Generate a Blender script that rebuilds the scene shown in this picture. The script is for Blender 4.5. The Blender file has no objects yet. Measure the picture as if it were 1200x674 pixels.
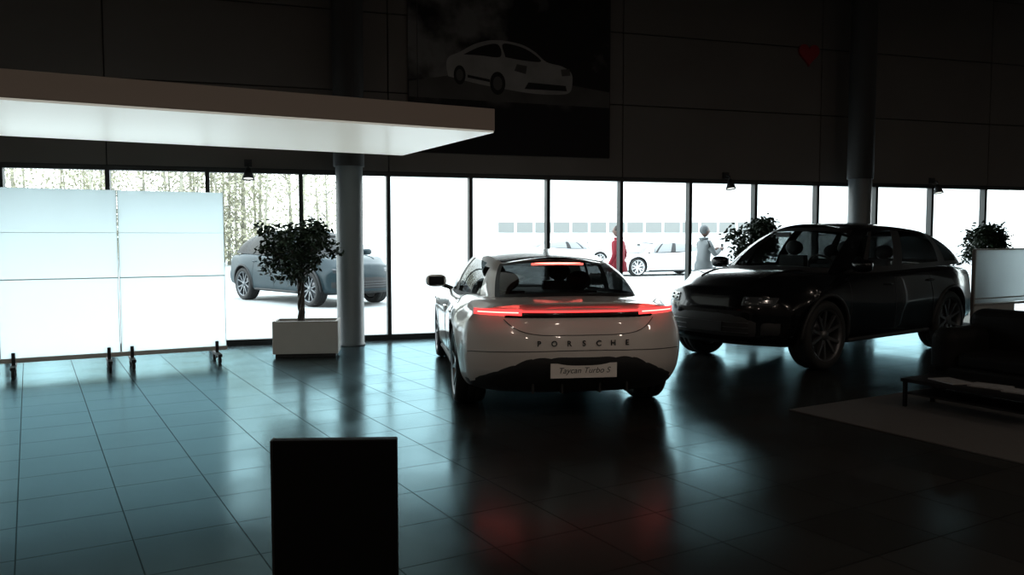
import bpy, math, random
from mathutils import Vector, Matrix
random.seed(7)
scene = bpy.context.scene
scene.view_settings.view_transform = 'Standard'
scene.view_settings.look = 'None'
scene.view_settings.exposure = 0.0
CA, SA = math.cos(math.radians(17.5)), math.sin(math.radians(17.5))
def G(X, Y):            # survey axes -> building axes (glass wall is parallel to X)
    return (X*CA + Y*SA, -X*SA + Y*CA)
def ANG(deg):           # survey bearing -> building bearing
    return math.radians(deg-17.5)

# ------------------------------------------------------------------ materials
def new_mat(name):
    m = bpy.data.materials.new(name); m.use_nodes = True
    nt = m.node_tree
    return m, nt, nt.nodes, nt.links, nt.nodes['Principled BSDF']
def pmat(name, col, rough=0.5, metal=0.0, coat=0.0, spec=0.5, var=0.0, vscale=8.0, emis=None, estr=0.0, bump=0.0, bscale=60.0, tint=None):
    m, nt, N, L, b = new_mat(name)
    b.inputs['Roughness'].default_value = rough
    b.inputs['Metallic'].default_value = metal
    b.inputs['Coat Weight'].default_value = coat
    b.inputs['Coat Roughness'].default_value = 0.04
    b.inputs['Specular IOR Level'].default_value = spec
    if tint: b.inputs['Specular Tint'].default_value = (*tint, 1)
    tc = N.new('ShaderNodeTexCoord')
    nz = N.new('ShaderNodeTexNoise'); nz.inputs['Scale'].default_value = vscale; nz.inputs['Detail'].default_value = 4
    L.new(tc.outputs['Object'], nz.inputs['Vector'])
    mx = N.new('ShaderNodeMix'); mx.data_type = 'RGBA'
    mx.inputs[6].default_value = (*[c*(1-var) for c in col], 1)
    mx.inputs[7].default_value = (*[min(1, c*(1+var)) for c in col], 1)
    L.new(nz.outputs['Fac'], mx.inputs[0]); L.new(mx.outputs[2], b.inputs['Base Color'])
    if emis:
        b.inputs['Emission Color'].default_value = (*emis, 1); b.inputs['Emission Strength'].default_value = estr
    if bump > 0:
        n2 = N.new('ShaderNodeTexNoise'); n2.inputs['Scale'].default_value = bscale
        L.new(tc.outputs['Object'], n2.inputs['Vector'])
        bp = N.new('ShaderNodeBump'); bp.inputs['Strength'].default_value = bump; bp.inputs['Distance'].default_value = 0.01
        L.new(n2.outputs['Fac'], bp.inputs['Height']); L.new(bp.outputs[0], b.inputs['Normal'])
    return m
def glass_mat(name, tr=(0.9, 0.95, 0.95), refl=0.08, rough=0.0):
    m = bpy.data.materials.new(name); m.use_nodes = True
    nt = m.node_tree; N = nt.nodes; L = nt.links; N.clear()
    o = N.new('ShaderNodeOutputMaterial'); t = N.new('ShaderNodeBsdfTransparent'); g = N.new('ShaderNodeBsdfGlossy')
    t.inputs[0].default_value = (*tr, 1); g.inputs['Roughness'].default_value = rough
    lw = N.new('ShaderNodeLayerWeight'); lw.inputs[0].default_value = 0.25
    mul = N.new('ShaderNodeMath'); mul.operation = 'MULTIPLY_ADD'; mul.inputs[1].default_value = 0.5; mul.inputs[2].default_value = refl*0.5
    mx = N.new('ShaderNodeMixShader')
    L.new(lw.outputs['Fresnel'], mul.inputs[0]); L.new(mul.outputs[0], mx.inputs[0])
    L.new(t.outputs[0], mx.inputs[1]); L.new(g.outputs[0], mx.inputs[2]); L.new(mx.outputs[0], o.inputs[0])
    return m
def frosted_mat(name):
    m = bpy.data.materials.new(name); m.use_nodes = True
    nt = m.node_tree; N = nt.nodes; L = nt.links; N.clear()
    o = N.new('ShaderNodeOutputMaterial'); t = N.new('ShaderNodeBsdfTransparent'); tl = N.new('ShaderNodeBsdfTranslucent'); d = N.new('ShaderNodeBsdfDiffuse')
    t.inputs[0].default_value = (0.90, 0.98, 1.0, 1); tl.inputs[0].default_value = (0.92, 0.985, 1.0, 1); d.inputs[0].default_value = (0.8, 0.9, 0.92, 1)
    m1 = N.new('ShaderNodeMixShader'); m2 = N.new('ShaderNodeMixShader'); m1.inputs[0].default_value = 0.13; m2.inputs[0].default_value = 0.06
    L.new(tl.outputs[0], m1.inputs[1]); L.new(t.outputs[0], m1.inputs[2]); L.new(m1.outputs[0], m2.inputs[1]); L.new(d.outputs[0], m2.inputs[2]); L.new(m2.outputs[0], o.inputs[0])
    return m

M_dark = pmat('dark_plastic', (0.012, 0.012, 0.013), 0.6)
M_rubber = pmat('tyre_rubber', (0.01, 0.01, 0.01), 0.75)
M_rim = pmat('alloy_rim', (0.22, 0.22, 0.23), 0.3, 0.9)
M_rimdark = pmat('alloy_rim_satin', (0.13, 0.13, 0.135), 0.4, 0.8)
M_rimlight = pmat('alloy_rim_bright', (0.12, 0.13, 0.14), 0.35, 0.6)
M_chrome = pmat('chrome', (0.75, 0.75, 0.76), 0.15, 1.0)
M_letter = pmat('badge_letter', (0.25, 0.24, 0.24), 0.2, 1.0)
M_white = pmat('paint_white', (0.66, 0.61, 0.575), 0.3, 0.0, 0.9)
M_black = pmat('paint_black', (0.003, 0.003, 0.004), 0.2, 0.0, 0.35, 0.15)
M_grey = pmat('paint_bluegrey', (0.012, 0.028, 0.035), 0.45, 0.0, 0.04, .3)
M_silver = pmat('paint_silver', (0.62, 0.63, 0.64), 0.5, 0.0, 0.1)
M_hazewin = pmat('hazed_car_window', (0.22, 0.23, 0.235), 0.6)  # opaque pale colour paints the outdoor haze over dark car windows
M_carglass = glass_mat('car_glass', (0.42, 0.45, 0.45), 0.10)
M_carglass_mid = glass_mat('car_glass_tinted', (0.22, 0.23, 0.23), 0.08)
M_carglass_clear = glass_mat('car_glass_clear', (0.75, 0.8, 0.8), 0.08)
M_carglass_dark = glass_mat('car_glass_privacy', (0.05, 0.055, 0.055), 0.06)
M_roofglass = pmat('roof_glass_black', (0.006, 0.006, 0.007), 0.2, 0, 0.2, .3)
M_red = pmat('tail_light_red', (0.5, 0.01, 0.01), 0.3, emis=(1.0, 0.05, 0.05), estr=2.2)
M_redcore = pmat('tail_light_core', (0.8, 0.05, 0.05), 0.3, emis=(1.0, 0.14, 0.11), estr=9.0)
M_redlens = pmat('tail_lens_dark', (0.12, 0.004, 0.004), 0.15, coat=0.5)
M_blade = pmat('light_blade_black', (0.012, 0.008, 0.008), 0.2, coat=0.5)
M_lamp = pmat('headlamp_lens', (0.06, 0.065, 0.07), 0.15, 0.3, 0.6)
M_plate = pmat('number_plate', (0.75, 0.70, 0.66), 0.5)
M_ink = pmat('plate_ink', (0.02, 0.02, 0.02), 0.6)
M_wall = pmat('wall_panel', (0.115, 0.102, 0.092), 0.7, var=0.15, vscale=1.2, bump=0.1)
M_seam = pmat('wall_seam', (0.01, 0.009, 0.008), 0.9)
M_wall2 = pmat('wall_plaster', (0.22, 0.20, 0.185), 0.8, var=0.1)
M_ceil = pmat('ceiling_dark', (0.10, 0.09, 0.08), 0.8, var=0.1)
M_column = pmat('column_paint', (0.10, 0.115, 0.12), 0.4, var=0.06)
M_columnup = pmat('column_casing', (0.05, 0.047, 0.045), 0.7, var=0.06, spec=.2)
M_frame = pmat('window_frame', (0.02, 0.022, 0.022), 0.45, 0.3)
M_pane = glass_mat('window_pane', (0.95, 0.99, 0.98), 0.04)
M_frost = frosted_mat('frosted_panel')
M_alu = pmat('aluminium', (0.45, 0.44, 0.42), 0.35, 0.8)
M_screenbar = pmat('screen_bar', (0.55, 0.58, 0.58), 0.4, 0.2)
M_canopyside = pmat('canopy_fascia', (0.42, 0.36, 0.31), 0.6)
M_canopy = pmat('canopy_underside_glow', (0.85, 0.86, 0.78), 0.35, emis=(1.0, 1.0, 0.88), estr=0.28)  # white underside, no lamp; weak emission added for its window-lit brightness
M_planter = pmat('planter_white', (0.42, 0.40, 0.37), 0.5, var=0.05)
M_soil = pmat('soil', (0.02, 0.015, 0.01), 0.9, bump=0.8)
M_bark = pmat('bark', (0.05, 0.04, 0.03), 0.8, var=0.3, vscale=30, bump=0.5)
M_leaf = pmat('ficus_leaf', (0.010, 0.024, 0.009), 0.55, var=0.5, vscale=5, spec=.3)
M_leather = pmat('black_leather', (0.004, 0.004, 0.004), 0.65, bump=0.15, bscale=120, spec=.15)
M_tabletop = pmat('table_black', (0.006, 0.006, 0.006), 0.5, spec=.2)
M_rug = pmat('rug_grey', (0.080, 0.074, 0.069), 0.95, var=0.15, vscale=40, bump=0.5, bscale=300, spec=0.05)
M_stand = pmat('stand_black', (0.003, 0.003, 0.003), 0.6, spec=0.1)
M_heart = pmat('heart_red', (0.30, 0.01, 0.015), 0.6)
M_paper = pmat('magazine', (0.22, 0.22, 0.22), 0.5, var=0.5, vscale=20)
M_skin = pmat('skin', (0.16, 0.09, 0.07), 0.5)
M_redcoat = pmat('coat_red', (0.24, 0.008, 0.02), 0.8)
M_whitecoat = pmat('coat_pale', (0.15, 0.165, 0.17), 0.8)
M_trouser = pmat('trousers_dark', (0.05, 0.05, 0.055), 0.8)
M_hair = pmat('hair_dark', (0.03, 0.02, 0.015), 0.7)
M_snow = pmat('forecourt_pale', (0.40, 0.42, 0.42), 0.8, var=0.12, vscale=0.25)
M_build = pmat('building_white', (0.7, 0.72, 0.72), 0.8, var=0.03)
M_buildwin = pmat('building_window', (0.19, 0.20, 0.195), 0.5)
M_birch = pmat('birch_bark', (0.27, 0.26, 0.21), 0.8, var=0.2, vscale=4)
M_birchleaf = pmat('dry_foliage', (0.27, 0.26, 0.18), 0.8, var=0.15)

# floor tiles: dark slate with a teal-grey glaze
def floor_mat():
    m, nt, N, L, b = new_mat('floor_tiles')
    out = [n for n in N if n.type == 'OUTPUT_MATERIAL'][0]
    tc = N.new('ShaderNodeTexCoord'); mp = N.new('ShaderNodeMapping')
    mp.inputs['Rotation'].default_value = (0, 0, math.radians(-13.0))
    mp.inputs['Location'].default_value = (0.1, 0.12, 0)
    L.new(tc.outputs['Object'], mp.inputs['Vector'])
    br = N.new('ShaderNodeTexBrick'); br.offset = 0.0; br.squash = 1.0
    br.inputs['Scale'].default_value = 1.0; br.inputs['Brick Width'].default_value = 0.50; br.inputs['Row Height'].default_value = 0.50
    br.inputs['Mortar Size'].default_value = 0.004; br.inputs['Mortar Smooth'].default_value = 0.2; br.inputs['Bias'].default_value = 0.0
    br.inputs['Color1'].default_value = (0.017, 0.016, 0.015, 1); br.inputs['Color2'].default_value = (0.027, 0.025, 0.023, 1); br.inputs['Mortar'].default_value = (0.006, 0.006, 0.006, 1)
    L.new(mp.outputs[0], br.inputs['Vector']); L.new(br.outputs['Color'], b.inputs['Base Color'])
    b.inputs['Specular IOR Level'].default_value = 0.0; b.inputs['Roughness'].default_value = .8
    nz = N.new('ShaderNodeTexNoise'); nz.inputs['Scale'].default_value = 1.7; nz.inputs['Detail'].default_value = 6
    L.new(mp.outputs[0], nz.inputs['Vector'])
    mr = N.new('ShaderNodeMapRange'); mr.inputs[1].default_value = 0.3; mr.inputs[2].default_value = 0.7; mr.inputs[3].default_value = 0.15; mr.inputs[4].default_value = 0.24
    L.new(nz.outputs['Fac'], mr.inputs[0])
    bp = N.new('ShaderNodeBump'); bp.inputs['Strength'].default_value = 0.25; bp.inputs['Distance'].default_value = 0.002; bp.invert = True
    L.new(br.outputs['Fac'], bp.inputs['Height']); L.new(bp.outputs[0], b.inputs['Normal'])
    g = N.new('ShaderNodeBsdfGlossy'); g.inputs['Color'].default_value = (0.46, 0.70, 0.77, 1)
    L.new(mr.outputs[0], g.inputs['Roughness']); L.new(bp.outputs[0], g.inputs['Normal'])
    fr = N.new('ShaderNodeFresnel'); fr.inputs['IOR'].default_value = 1.42
    mu = N.new('ShaderNodeMath'); mu.operation = 'MULTIPLY_ADD'; mu.inputs[1].default_value = -0.55; mu.inputs[2].default_value = 0.82
    L.new(br.outputs['Fac'], mu.inputs[0])
    m2 = N.new('ShaderNodeMath'); m2.operation = 'MULTIPLY'; L.new(fr.outputs[0], m2.inputs[0]); L.new(mu.outputs[0], m2.inputs[1])
    mx = N.new('ShaderNodeMixShader'); L.new(m2.outputs[0], mx.inputs[0]); L.new(b.outputs[0], mx.inputs[1]); L.new(g.outputs[0], mx.inputs[2])
    L.new(mx.outputs[0], out.inputs[0])
    return m
M_floor = floor_mat()

# ------------------------------------------------------------------ mesh builder
class MB:
    def __init__(s): s.v = []; s.f = []; s.m = []; s.sm = []; s.mats = []
    def mi(s, mat):
        if mat not in s.mats: s.mats.append(mat)
        return s.mats.index(mat)
    def add(s, V, F, mat, smooth=True):
        o = len(s.v); s.v += [tuple(p) for p in V]; k = s.mi(mat)
        for f in F: s.f.append(tuple(i+o for i in f)); s.m.append(k); s.sm.append(smooth)
    def box(s, c, d, mat, rz=0.0, taper=1.0):
        V = []
        for z in (-1, 1):
            t = taper if z > 0 else 1.0
            for (x, y) in ((-1, -1), (1, -1), (1, 1), (-1, 1)):
                px, py = x*d[0]/2*t, y*d[1]/2*t
                V.append((c[0]+px*math.cos(rz)-py*math.sin(rz), c[1]+px*math.sin(rz)+py*math.cos(rz), c[2]+z*d[2]/2))
        s.add(V, [(0, 3, 2, 1), (4, 5, 6, 7), (0, 1, 5, 4), (1, 2, 6, 5), (2, 3, 7, 6), (3, 0, 4, 7)], mat, False)
    def tube(s, P, R, mat, n=10, caps=True):
        P = [Vector(p) for p in P]
        if not hasattr(R, '__len__'): R = [R]*len(P)
        V = []; F = []
        up = None
        for i, p in enumerate(P):
            t = (P[min(i+1, len(P)-1)]-P[max(i-1, 0)]).normalized()
            if up is None:
                up = Vector((0, 0, 1)) if abs(t.z) < 0.9 else Vector((1, 0, 0))
            a = t.cross(up).normalized(); b = a.cross(t).normalized(); up = b
            for k in range(n):
                an = 2*math.pi*k/n
                V.append(p+(a*math.cos(an)+b*math.sin(an))*R[i])
        for i in range(len(P)-1):
            for k in range(n):
                F.append((i*n+k, i*n+(k+1) % n, (i+1)*n+(k+1) % n, (i+1)*n+k))
        if caps: F += [tuple(range(n))[::-1], tuple((len(P)-1)*n+k for k in range(n))]
        s.add(V, F, mat)
    def lathe(s, prof, c, axis, mat, n=32, closed=False):
        ax = {'X': 0, 'Y': 1, 'Z': 2}[axis]; V = []; F = []
        for (r, h) in prof:
            for k in range(n):
                a = 2*math.pi*k/n; q = [0, 0, 0]
                q[ax] = h; q[(ax+1) % 3] = r*math.cos(a); q[(ax+2) % 3] = r*math.sin(a)
                V.append((c[0]+q[0], c[1]+q[1], c[2]+q[2]))
        for i in range(len(prof)-1):
            for k in range(n):
                F.append((i*n+k, i*n+(k+1) % n, (i+1)*n+(k+1) % n, (i+1)*n+k))
        s.add(V, F, mat)
    def ell(s, c, r, mat, nu=16, nv=10, rot=None, fn=None):
        V = []; F = []
        for j in range(nv+1):
            ph = math.pi*j/nv
            for i in range(nu):
                th = 2*math.pi*i/nu
                p = Vector((math.sin(ph)*math.cos(th), math.sin(ph)*math.sin(th), math.cos(ph)))
                if fn: p = fn(p)
                p = Vector((p.x*r[0], p.y*r[1], p.z*r[2]))
                if rot: p = rot @ p
                V.append((c[0]+p.x, c[1]+p.y, c[2]+p.z))
        for j in range(nv):
            for i in range(nu):
                F.append((j*nu+i, j*nu+(i+1) % nu, (j+1)*nu+(i+1) % nu, (j+1)*nu+i))
        s.add(V, F, mat)
    def grid(s, fn, nu, nv, mat, smooth=True):
        V = [fn(i/nu, j/nv) for j in range(nv+1) for i in range(nu+1)]
        F = [(j*(nu+1)+i, j*(nu+1)+i+1, (j+1)*(nu+1)+i+1, (j+1)*(nu+1)+i) for j in range(nv) for i in range(nu)]
        s.add(V, F, mat, smooth)
    def mesh(s, name, recalc=True, merge=False):
        me = bpy.data.meshes.new(name); me.from_pydata(s.v, [], s.f)
        for m in s.mats: me.materials.append(m)
        me.polygons.foreach_set('material_index', s.m); me.polygons.foreach_set('use_smooth', s.sm)
        if recalc or merge:
            import bmesh
            bm = bmesh.new(); bm.from_mesh(me)
            if merge: bmesh.ops.remove_doubles(bm, verts=bm.verts, dist=0.0004)
            if recalc: bmesh.ops.recalc_face_normals(bm, faces=bm.faces)
            bm.to_mesh(me); bm.free()
        me.update(); return me
    def obj(s, name, parent=None, loc=(0, 0, 0), rz=0.0, bevel=0.0, recalc=True, merge=False, seg=3, sub=0):
        o = bpy.data.objects.new(name, s.mesh(name, recalc, merge)); scene.collection.objects.link(o)
        o.location = loc; o.rotation_euler = (0, 0, rz)
        if parent: o.parent = parent
        if bevel > 0:
            b = o.modifiers.new('bevel', 'BEVEL'); b.width = bevel; b.segments = seg; b.limit_method = 'ANGLE'
        if sub: o.modifiers.new('sub', 'SUBSURF').levels = sub; o.modifiers['sub'].render_levels = sub
        return o
def empty(name, loc=(0, 0, 0), rz=0.0):
    e = bpy.data.objects.new(name, None); scene.collection.objects.link(e)
    e.location = loc; e.rotation_euler = (0, 0, rz); e.empty_display_size = 0.2
    return e
def sstep(t): t = max(0.0, min(1.0, t)); return t*t*(3-2*t)
def pchip(keys):
    keys = sorted(keys); X = [k[0] for k in keys]; Y = [k[1] for k in keys]; n = len(X)
    h = [X[i+1]-X[i] for i in range(n-1)]; d = [(Y[i+1]-Y[i])/h[i] for i in range(n-1)]
    m = [d[0]]+[0 if d[i-1]*d[i] <= 0 else 2*d[i-1]*d[i]/(d[i-1]+d[i]) for i in range(1, n-1)]+[d[-1]]
    def f(x):
        x = max(X[0], min(X[-1], x)); i = 0
        while i < n-2 and x > X[i+1]: i += 1
        t = (x-X[i])/h[i]; t2 = t*t; t3 = t2*t
        return (2*t3-3*t2+1)*Y[i]+(t3-2*t2+t)*h[i]*m[i]+(-2*t3+3*t2)*Y[i+1]+(t3-t2)*h[i]*m[i+1]
    return f
def catmull(P, per):
    P = [Vector(p) for p in P]; out = []
    for i in range(len(P)-1):
        a = P[i-1] if i > 0 else P[i]*2-P[i+1]; b = P[i]; c = P[i+1]; d = P[i+2] if i+2 < len(P) else P[i+1]*2-P[i]
        for k in range(per):
            t = k/per
            out.append(0.5*((2*b)+(c-a)*t+(2*a-5*b+4*c-d)*t*t+(3*b-a-3*c+d)*t**3))
    out.append(P[-1]); return out
def text(name, body, size, mat, parent, loc, rot, extrude=0.002, spacing=1.0, shear=0.0, bold=0.0):
    c = bpy.data.curves.new(name, 'FONT'); c.body = body; c.size = size; c.extrude = extrude; c.align_x = 'CENTER'; c.align_y = 'CENTER'
    c.space_character = spacing; c.shear = shear; c.offset = bold; c.materials.append(mat)
    o = bpy.data.objects.new(name, c); scene.collection.objects.link(o); o.location = loc; o.rotation_euler = rot; o.parent = parent
    return o

# ------------------------------------------------------------------ cars
SEDAN = dict(yr=-2.53, yf=2.42, R=0.355, rim=0.275, tw=0.27,
    W=[(-2.53, .925), (-2.0, .965), (-1.45, .985), (-.85, .955), (0, .94), (.8, .95), (1.45, .975), (2.0, .95), (2.42, .88)],
    zb=[(-2.53, .24), (-2.0, .19), (-1, .16), (1, .15), (2.0, .17), (2.42, .2)],
    zt=[(-2.53, .985), (-2.2, 1.01), (-1.9, 1.0), (-1, .96), (0, .92), (1.0, .90), (1.35, .885), (1.9, .80), (2.25, .70), (2.42, .60)],
    zsh=[(-2.53, .90), (-2.0, .955), (-1.45, .965), (-.8, .92), (0, .89), (.9, .885), (1.45, .875), (2.0, .78), (2.42, .56)],
    wsh=[(-2.53, .83), (-2.0, .85), (-1.45, .86), (-.8, .85), (0, .85), (1, .83), (1.45, .84), (2.0, .78), (2.42, .66)],
    zm=[(-2.53, .60), (-1.45, .66), (0, .60), (1.45, .62), (2.42, .45)],
    pr=[(.15, .26), (.3, .12), (.45, .02), (.58, .0), (.70, .02), (.84, .07), (.90, .075), (.93, .07), (.97, .03), (1.02, .05)],
    pf=[(.15, .12), (.3, .0), (.45, .0), (.6, .08), (.75, .22)],
    plr=.40, plf=.48,
    B=[(0, 1.42, .875), (.45, 1.34, .88), (.73, 1.08, .885), (.81, .55, .895), (.825, -.05, .91), (.80, -.75, .935), (.735, -1.42, .965), (.63, -1.86, .99), (.36, -2.16, 1.01), (0, -2.22, 1.015)],
    T=[(0, .62, 1.31), (.32, .58, 1.305), (.53, .45, 1.285), (.59, .1, 1.315), (.60, -.25, 1.325), (.585, -.65, 1.305), (.545, -1.08, 1.265), (.50, -1.22, 1.25), (.28, -1.36, 1.28), (0, -1.39, 1.29)],
    dome=.055, seats=[(.37, .25, .62, 1.17), (-.37, .25, .62, 1.17), (.37, -.72, .6, 1.12), (-.37, -.72, .6, 1.12)], mirror=(.93, .88, .99))
SUV = dict(yr=-2.47, yf=2.40, R=0.395, rim=0.29, tw=0.28,
    W=[(-2.47, .89), (-1.9, .95), (-1.45, .985), (-.8, .955), (0, .95), (.8, .96), (1.45, .985), (2.0, .95), (2.40, .88)],
    zb=[(-2.47, .36), (-2.0, .28), (-1, .24), (1, .24), (2.0, .26), (2.40, .3)],
    zt=[(-2.47, 1.10), (-2.2, 1.15), (-1, 1.14), (0, 1.11), (1.2, 1.11), (1.45, 1.12), (1.9, 1.08), (2.2, 1.02), (2.40, .92)],
    zsh=[(-2.47, 1.05), (-1.45, 1.10), (0, 1.07), (1.2, 1.07), (1.6, 1.06), (2.1, 1.0), (2.40, .85)],
    wsh=[(-2.47, .80), (-1.45, .87), (0, .88), (1.2, .86), (1.9, .84), (2.40, .72)],
    zm=[(-2.47, .66), (-1.45, .74), (0, .68), (1.45, .74), (2.40, .55)],
    pr=[(.25, .14), (.4, .02), (.6, .0), (.75, .05), (.95, .06), (1.1, .1)],
    pf=[(.25, .12), (.4, .0), (.65, .0), (.85, .06), (1.0, .16)],
    plr=.32, plf=.50,
    B=[(0, 1.42, 1.11), (.45, 1.34, 1.11), (.77, 1.06, 1.10), (.845, .5, 1.10), (.855, -.1, 1.11), (.845, -.8, 1.13), (.82, -1.45, 1.15), (.78, -2.05, 1.16), (.45, -2.32, 1.15), (0, -2.38, 1.15)],
    T=[(0, .50, 1.62), (.35, .46, 1.615), (.60, .30, 1.585), (.65, .05, 1.615), (.66, -.35, 1.63), (.64, -.95, 1.60), (.61, -1.35, 1.56), (.56, -1.65, 1.515), (.34, -1.78, 1.535), (0, -1.82, 1.545)],
    dome=.065, seats=[(.38, .15, .8, 1.42), (-.38, .15, .8, 1.42), (.38, -.75, .8, 1.36), (-.38, -.75, .8, 1.36)], mirror=(.97, .88, 1.17))

def build_car(name, P, paint, loc, head, kind, glass, rimmat, lights_on=False, detail=True, roofmat=None, sideglass=None, rearglass=None):
    sideglass = sideglass or glass; rearglass = rearglass or glass
    root = empty(name, (loc[0], loc[1], loc[2] if len(loc) > 2 else 0), head-math.pi/2)
    f = {k: pchip(P[k]) for k in ('W', 'zb', 'zt', 'zsh', 'wsh', 'zm', 'pr', 'pf')}
    yr, yf, R = P['yr'], P['yf'], P['R']
    def half(y):
        W, zb, zt, zs, ws, zm = (f[k](y) for k in ('W', 'zb', 'zt', 'zsh', 'wsh', 'zm'))
        C = [(0, zb, 0), (.45*W, zb, 0), (.84*W, zb+.01, 0), (.955*W, zb+.09, 0), (.985*W, (zb+zm)/2+.03, 0), (W, zm, 0), (W*.985, zm+(zs-zm)*.5, 0), (ws+.035, zs-.045, 0), (ws-.05, zs+.012, 0), (ws*.72, zs+(zt-zs)*.62, 0), (ws*.36, zs+(zt-zs)*.92, 0), (0, zt, 0)]
        return [(p.x, p.y) for p in catmull(C, 4)]
    def warp(y, x, z):
        if y < 0:
            t = sstep((-y-1.5)/(-yr-1.5)); return y+t*(f['pr'](z)+P['plr']*(abs(x)/.95)**3)
        t = sstep((y-1.5)/(yf-1.5)); return y-t*(f['pf'](z)+P['plf']*(abs(x)/.95)**3)
    def rear(x, z): return yr+f['pr'](z)+P['plr']*(abs(x)/.95)**3
    def front(x, z): return yf-f['pf'](z)-P['plf']*(abs(x)/.95)**3
    # ---- lower body
    b = MB(); b.mi(paint); b.mi(M_dark)
    NS = 78; ys = [yr+(yf-yr)*i/NS for i in range(NS+1)]
    V = []; M = None
    for y in ys:
        h = half(y); M = len(h)
        ring = h+[(-x, z) for x, z in h[-2:0:-1]]
        V += [(x, warp(y, x, z), z) for x, z in ring]
    n = 2*M-2; F = []
    for i in range(NS):
        for k in range(n): F.append((i*n+k, i*n+(k+1) % n, (i+1)*n+(k+1) % n, (i+1)*n+k))
    for end, y in ((0, yr), (NS, yf)):
        h = half(y); ring = h+[(-x, z) for x, z in h[-2:0:-1]]
        zc = sum(z for x, z in ring)/len(ring); prev = [end*n+k for k in range(n)]
        for sc in (.97, .93, .86, .75, .6, .45, .3, .15):
            st = len(V)
            for x, z in ring:
                X, Z = x*sc, zc+(z-zc)*sc; V.append((X, warp(y, X, Z), Z))
            cur = [st+k for k in range(n)]
            for k in range(n): F.append((prev[k], prev[(k+1) % n], cur[(k+1) % n], cur[k]))
            prev = cur
        V.append((0, warp(y, 0, zc), zc)); c = len(V)-1
        for k in range(n): F.append((prev[k], prev[(k+1) % n], c))
    b.add(V, F, paint)
    Bp = [Vector(p) for p in P['B']]
    halfw = pchip([(p.y, p.x-.05) for p in Bp])
    y0, y1 = Bp[-1].y+.06, Bp[0].y-.06
    for i, fc in enumerate(b.f):
        cx = sum(b.v[k][0] for k in fc)/len(fc); cy = sum(b.v[k][1] for k in fc)/len(fc); cz = sum(b.v[k][2] for k in fc)/len(fc)
        if cz > 0.8 and y0 < cy < y1 and abs(cx) < halfw(cy): b.m[i] = 1
        if cz < f['zb'](cy)+.05: b.m[i] = 1
        if kind == 'sedan' and cy < -1.95 and cz < .315: b.m[i] = 1
    body = b.obj('body_tmp', merge=True)
    cut = MB(); cut.mi(paint); cut.mi(M_dark)
    for sx in (-1, 1):
        for wy in (-1.45, 1.45):
            r = R+.045; xo, xi = 1.25*sx, .62*sx
            N2 = 40; VV = []
            for xx in (xi, xo):
                for k in range(N2):
                    a = 2*math.pi*k/N2; VV.append((xx, wy+r*math.cos(a), R+.01+r*math.sin(a)))
            cut.add(VV, [tuple(range(N2)), tuple(range(N2, 2*N2))]+[(k, (k+1) % N2, N2+(k+1) % N2, N2+k) for k in range(N2)], M_dark)
    co = cut.obj('cut_tmp')
    md = body.modifiers.new('b', 'BOOLEAN'); md.object = co; md.operation = 'DIFFERENCE'; md.solver = 'EXACT'
    dg = bpy.context.evaluated_depsgraph_get()
    me = bpy.data.meshes.new_from_object(body.evaluated_get(dg))
    try: me.set_sharp_from_angle(angle=math.radians(38))
    except Exception: pass
    bpy.data.objects.remove(body); bpy.data.objects.remove(co)
    bo = bpy.data.objects.new('body', me); scene.collection.objects.link(bo); bo.parent = root
    # ---- greenhouse
    per = 6
    Bc = catmull(P['B'], per); Tc = catmull(P['T'], per); K = len(Bc)
    g = MB(); nv = 10
    def shell(sx):
        def pt(i, t):
            p = Bc[i].lerp(Tc[i], t); q = Bc[i]
            d = Vector((q.x*1.6, q.y+.4, 0)).normalized()
            p = p+d*.035*4*t*(1-t)+Vector((0, 0, .02*4*t*(1-t)))
            p.z -= .03*(1-t)**4
            return (p.x*sx, p.y, p.z)
        V = [pt(i, j/nv) for i in range(K) for j in range(nv+1)]
        for i in range(K-1):
            for j in range(nv):
                seg = i/per; t = (j+.5)/nv; mm = glass if seg < 1.9 else (sideglass if seg < 4 else rearglass)
                if t > .9 or t < .1: mm = M_dark
                if 1.83 < seg < 2.34: mm = paint
                if 3.9 < seg < 4.2 or 2.8 < seg < 2.9: mm = M_dark
                if kind == 'suv' and 5.8 < seg < 6.1: mm = M_dark
                if kind == 'sedan' and 6.15 < seg < 6.98: mm = paint
                if kind == 'sedan' and 6.98 <= seg < 7.15: mm = M_dark
                if kind == 'suv' and 6.98 < seg < 7.3: mm = paint
                if kind == 'sedan' and (5.6 < seg) and seg < 6.2 and t > .75: mm = paint
                if 2.3 < seg < 6 and t > .9: mm = paint
                fc = (i*(nv+1)+j, (i+1)*(nv+1)+j, (i+1)*(nv+1)+j+1, i*(nv+1)+j+1)
                g.f.append(tuple(k+base for k in fc)); g.m.append(g.mi(mm)); g.sm.append(True)
        return V
    for sx in (-1, 1):
        base = len(g.v); VV = shell(sx); g.v += VV
    nu = 20
    base = len(g.v)
    for i in range(K):
        w = Tc[i].x
        for k in range(nu+1):
            u = -1+2*k/nu
            g.v.append((w*u, Tc[i].y, Tc[i].z+P['dome']*(1-u*u)*min(1, w/.45)))
    for i in range(K-1):
        for k in range(nu):
            u = abs(-1+2*(k+.5)/nu); mm = paint
            if roofmat and u < .92: mm = roofmat
            g.f.append((base+i*(nu+1)+k, base+(i+1)*(nu+1)+k, base+(i+1)*(nu+1)+k+1, base+i*(nu+1)+k+1)); g.m.append(g.mi(mm)); g.sm.append(True)
    g.obj('cabin', root, recalc=True, merge=True)
    # ---- seats + dash
    s = MB()
    for (x, y, z0, z1) in P['seats']:
        s.box((x, y, (z0+z1)/2-.1), (.44, .12, z1-z0-.12), M_dark, taper=.82)
        s.ell((x, y-.02, z1-.06), (.13, .06, .10), M_dark)
        for dx in (-.05, .05): s.tube([(x+dx, y, z1-.25), (x+dx, y-.02, z1-.06)], .008, M_dark, 6)
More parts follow.
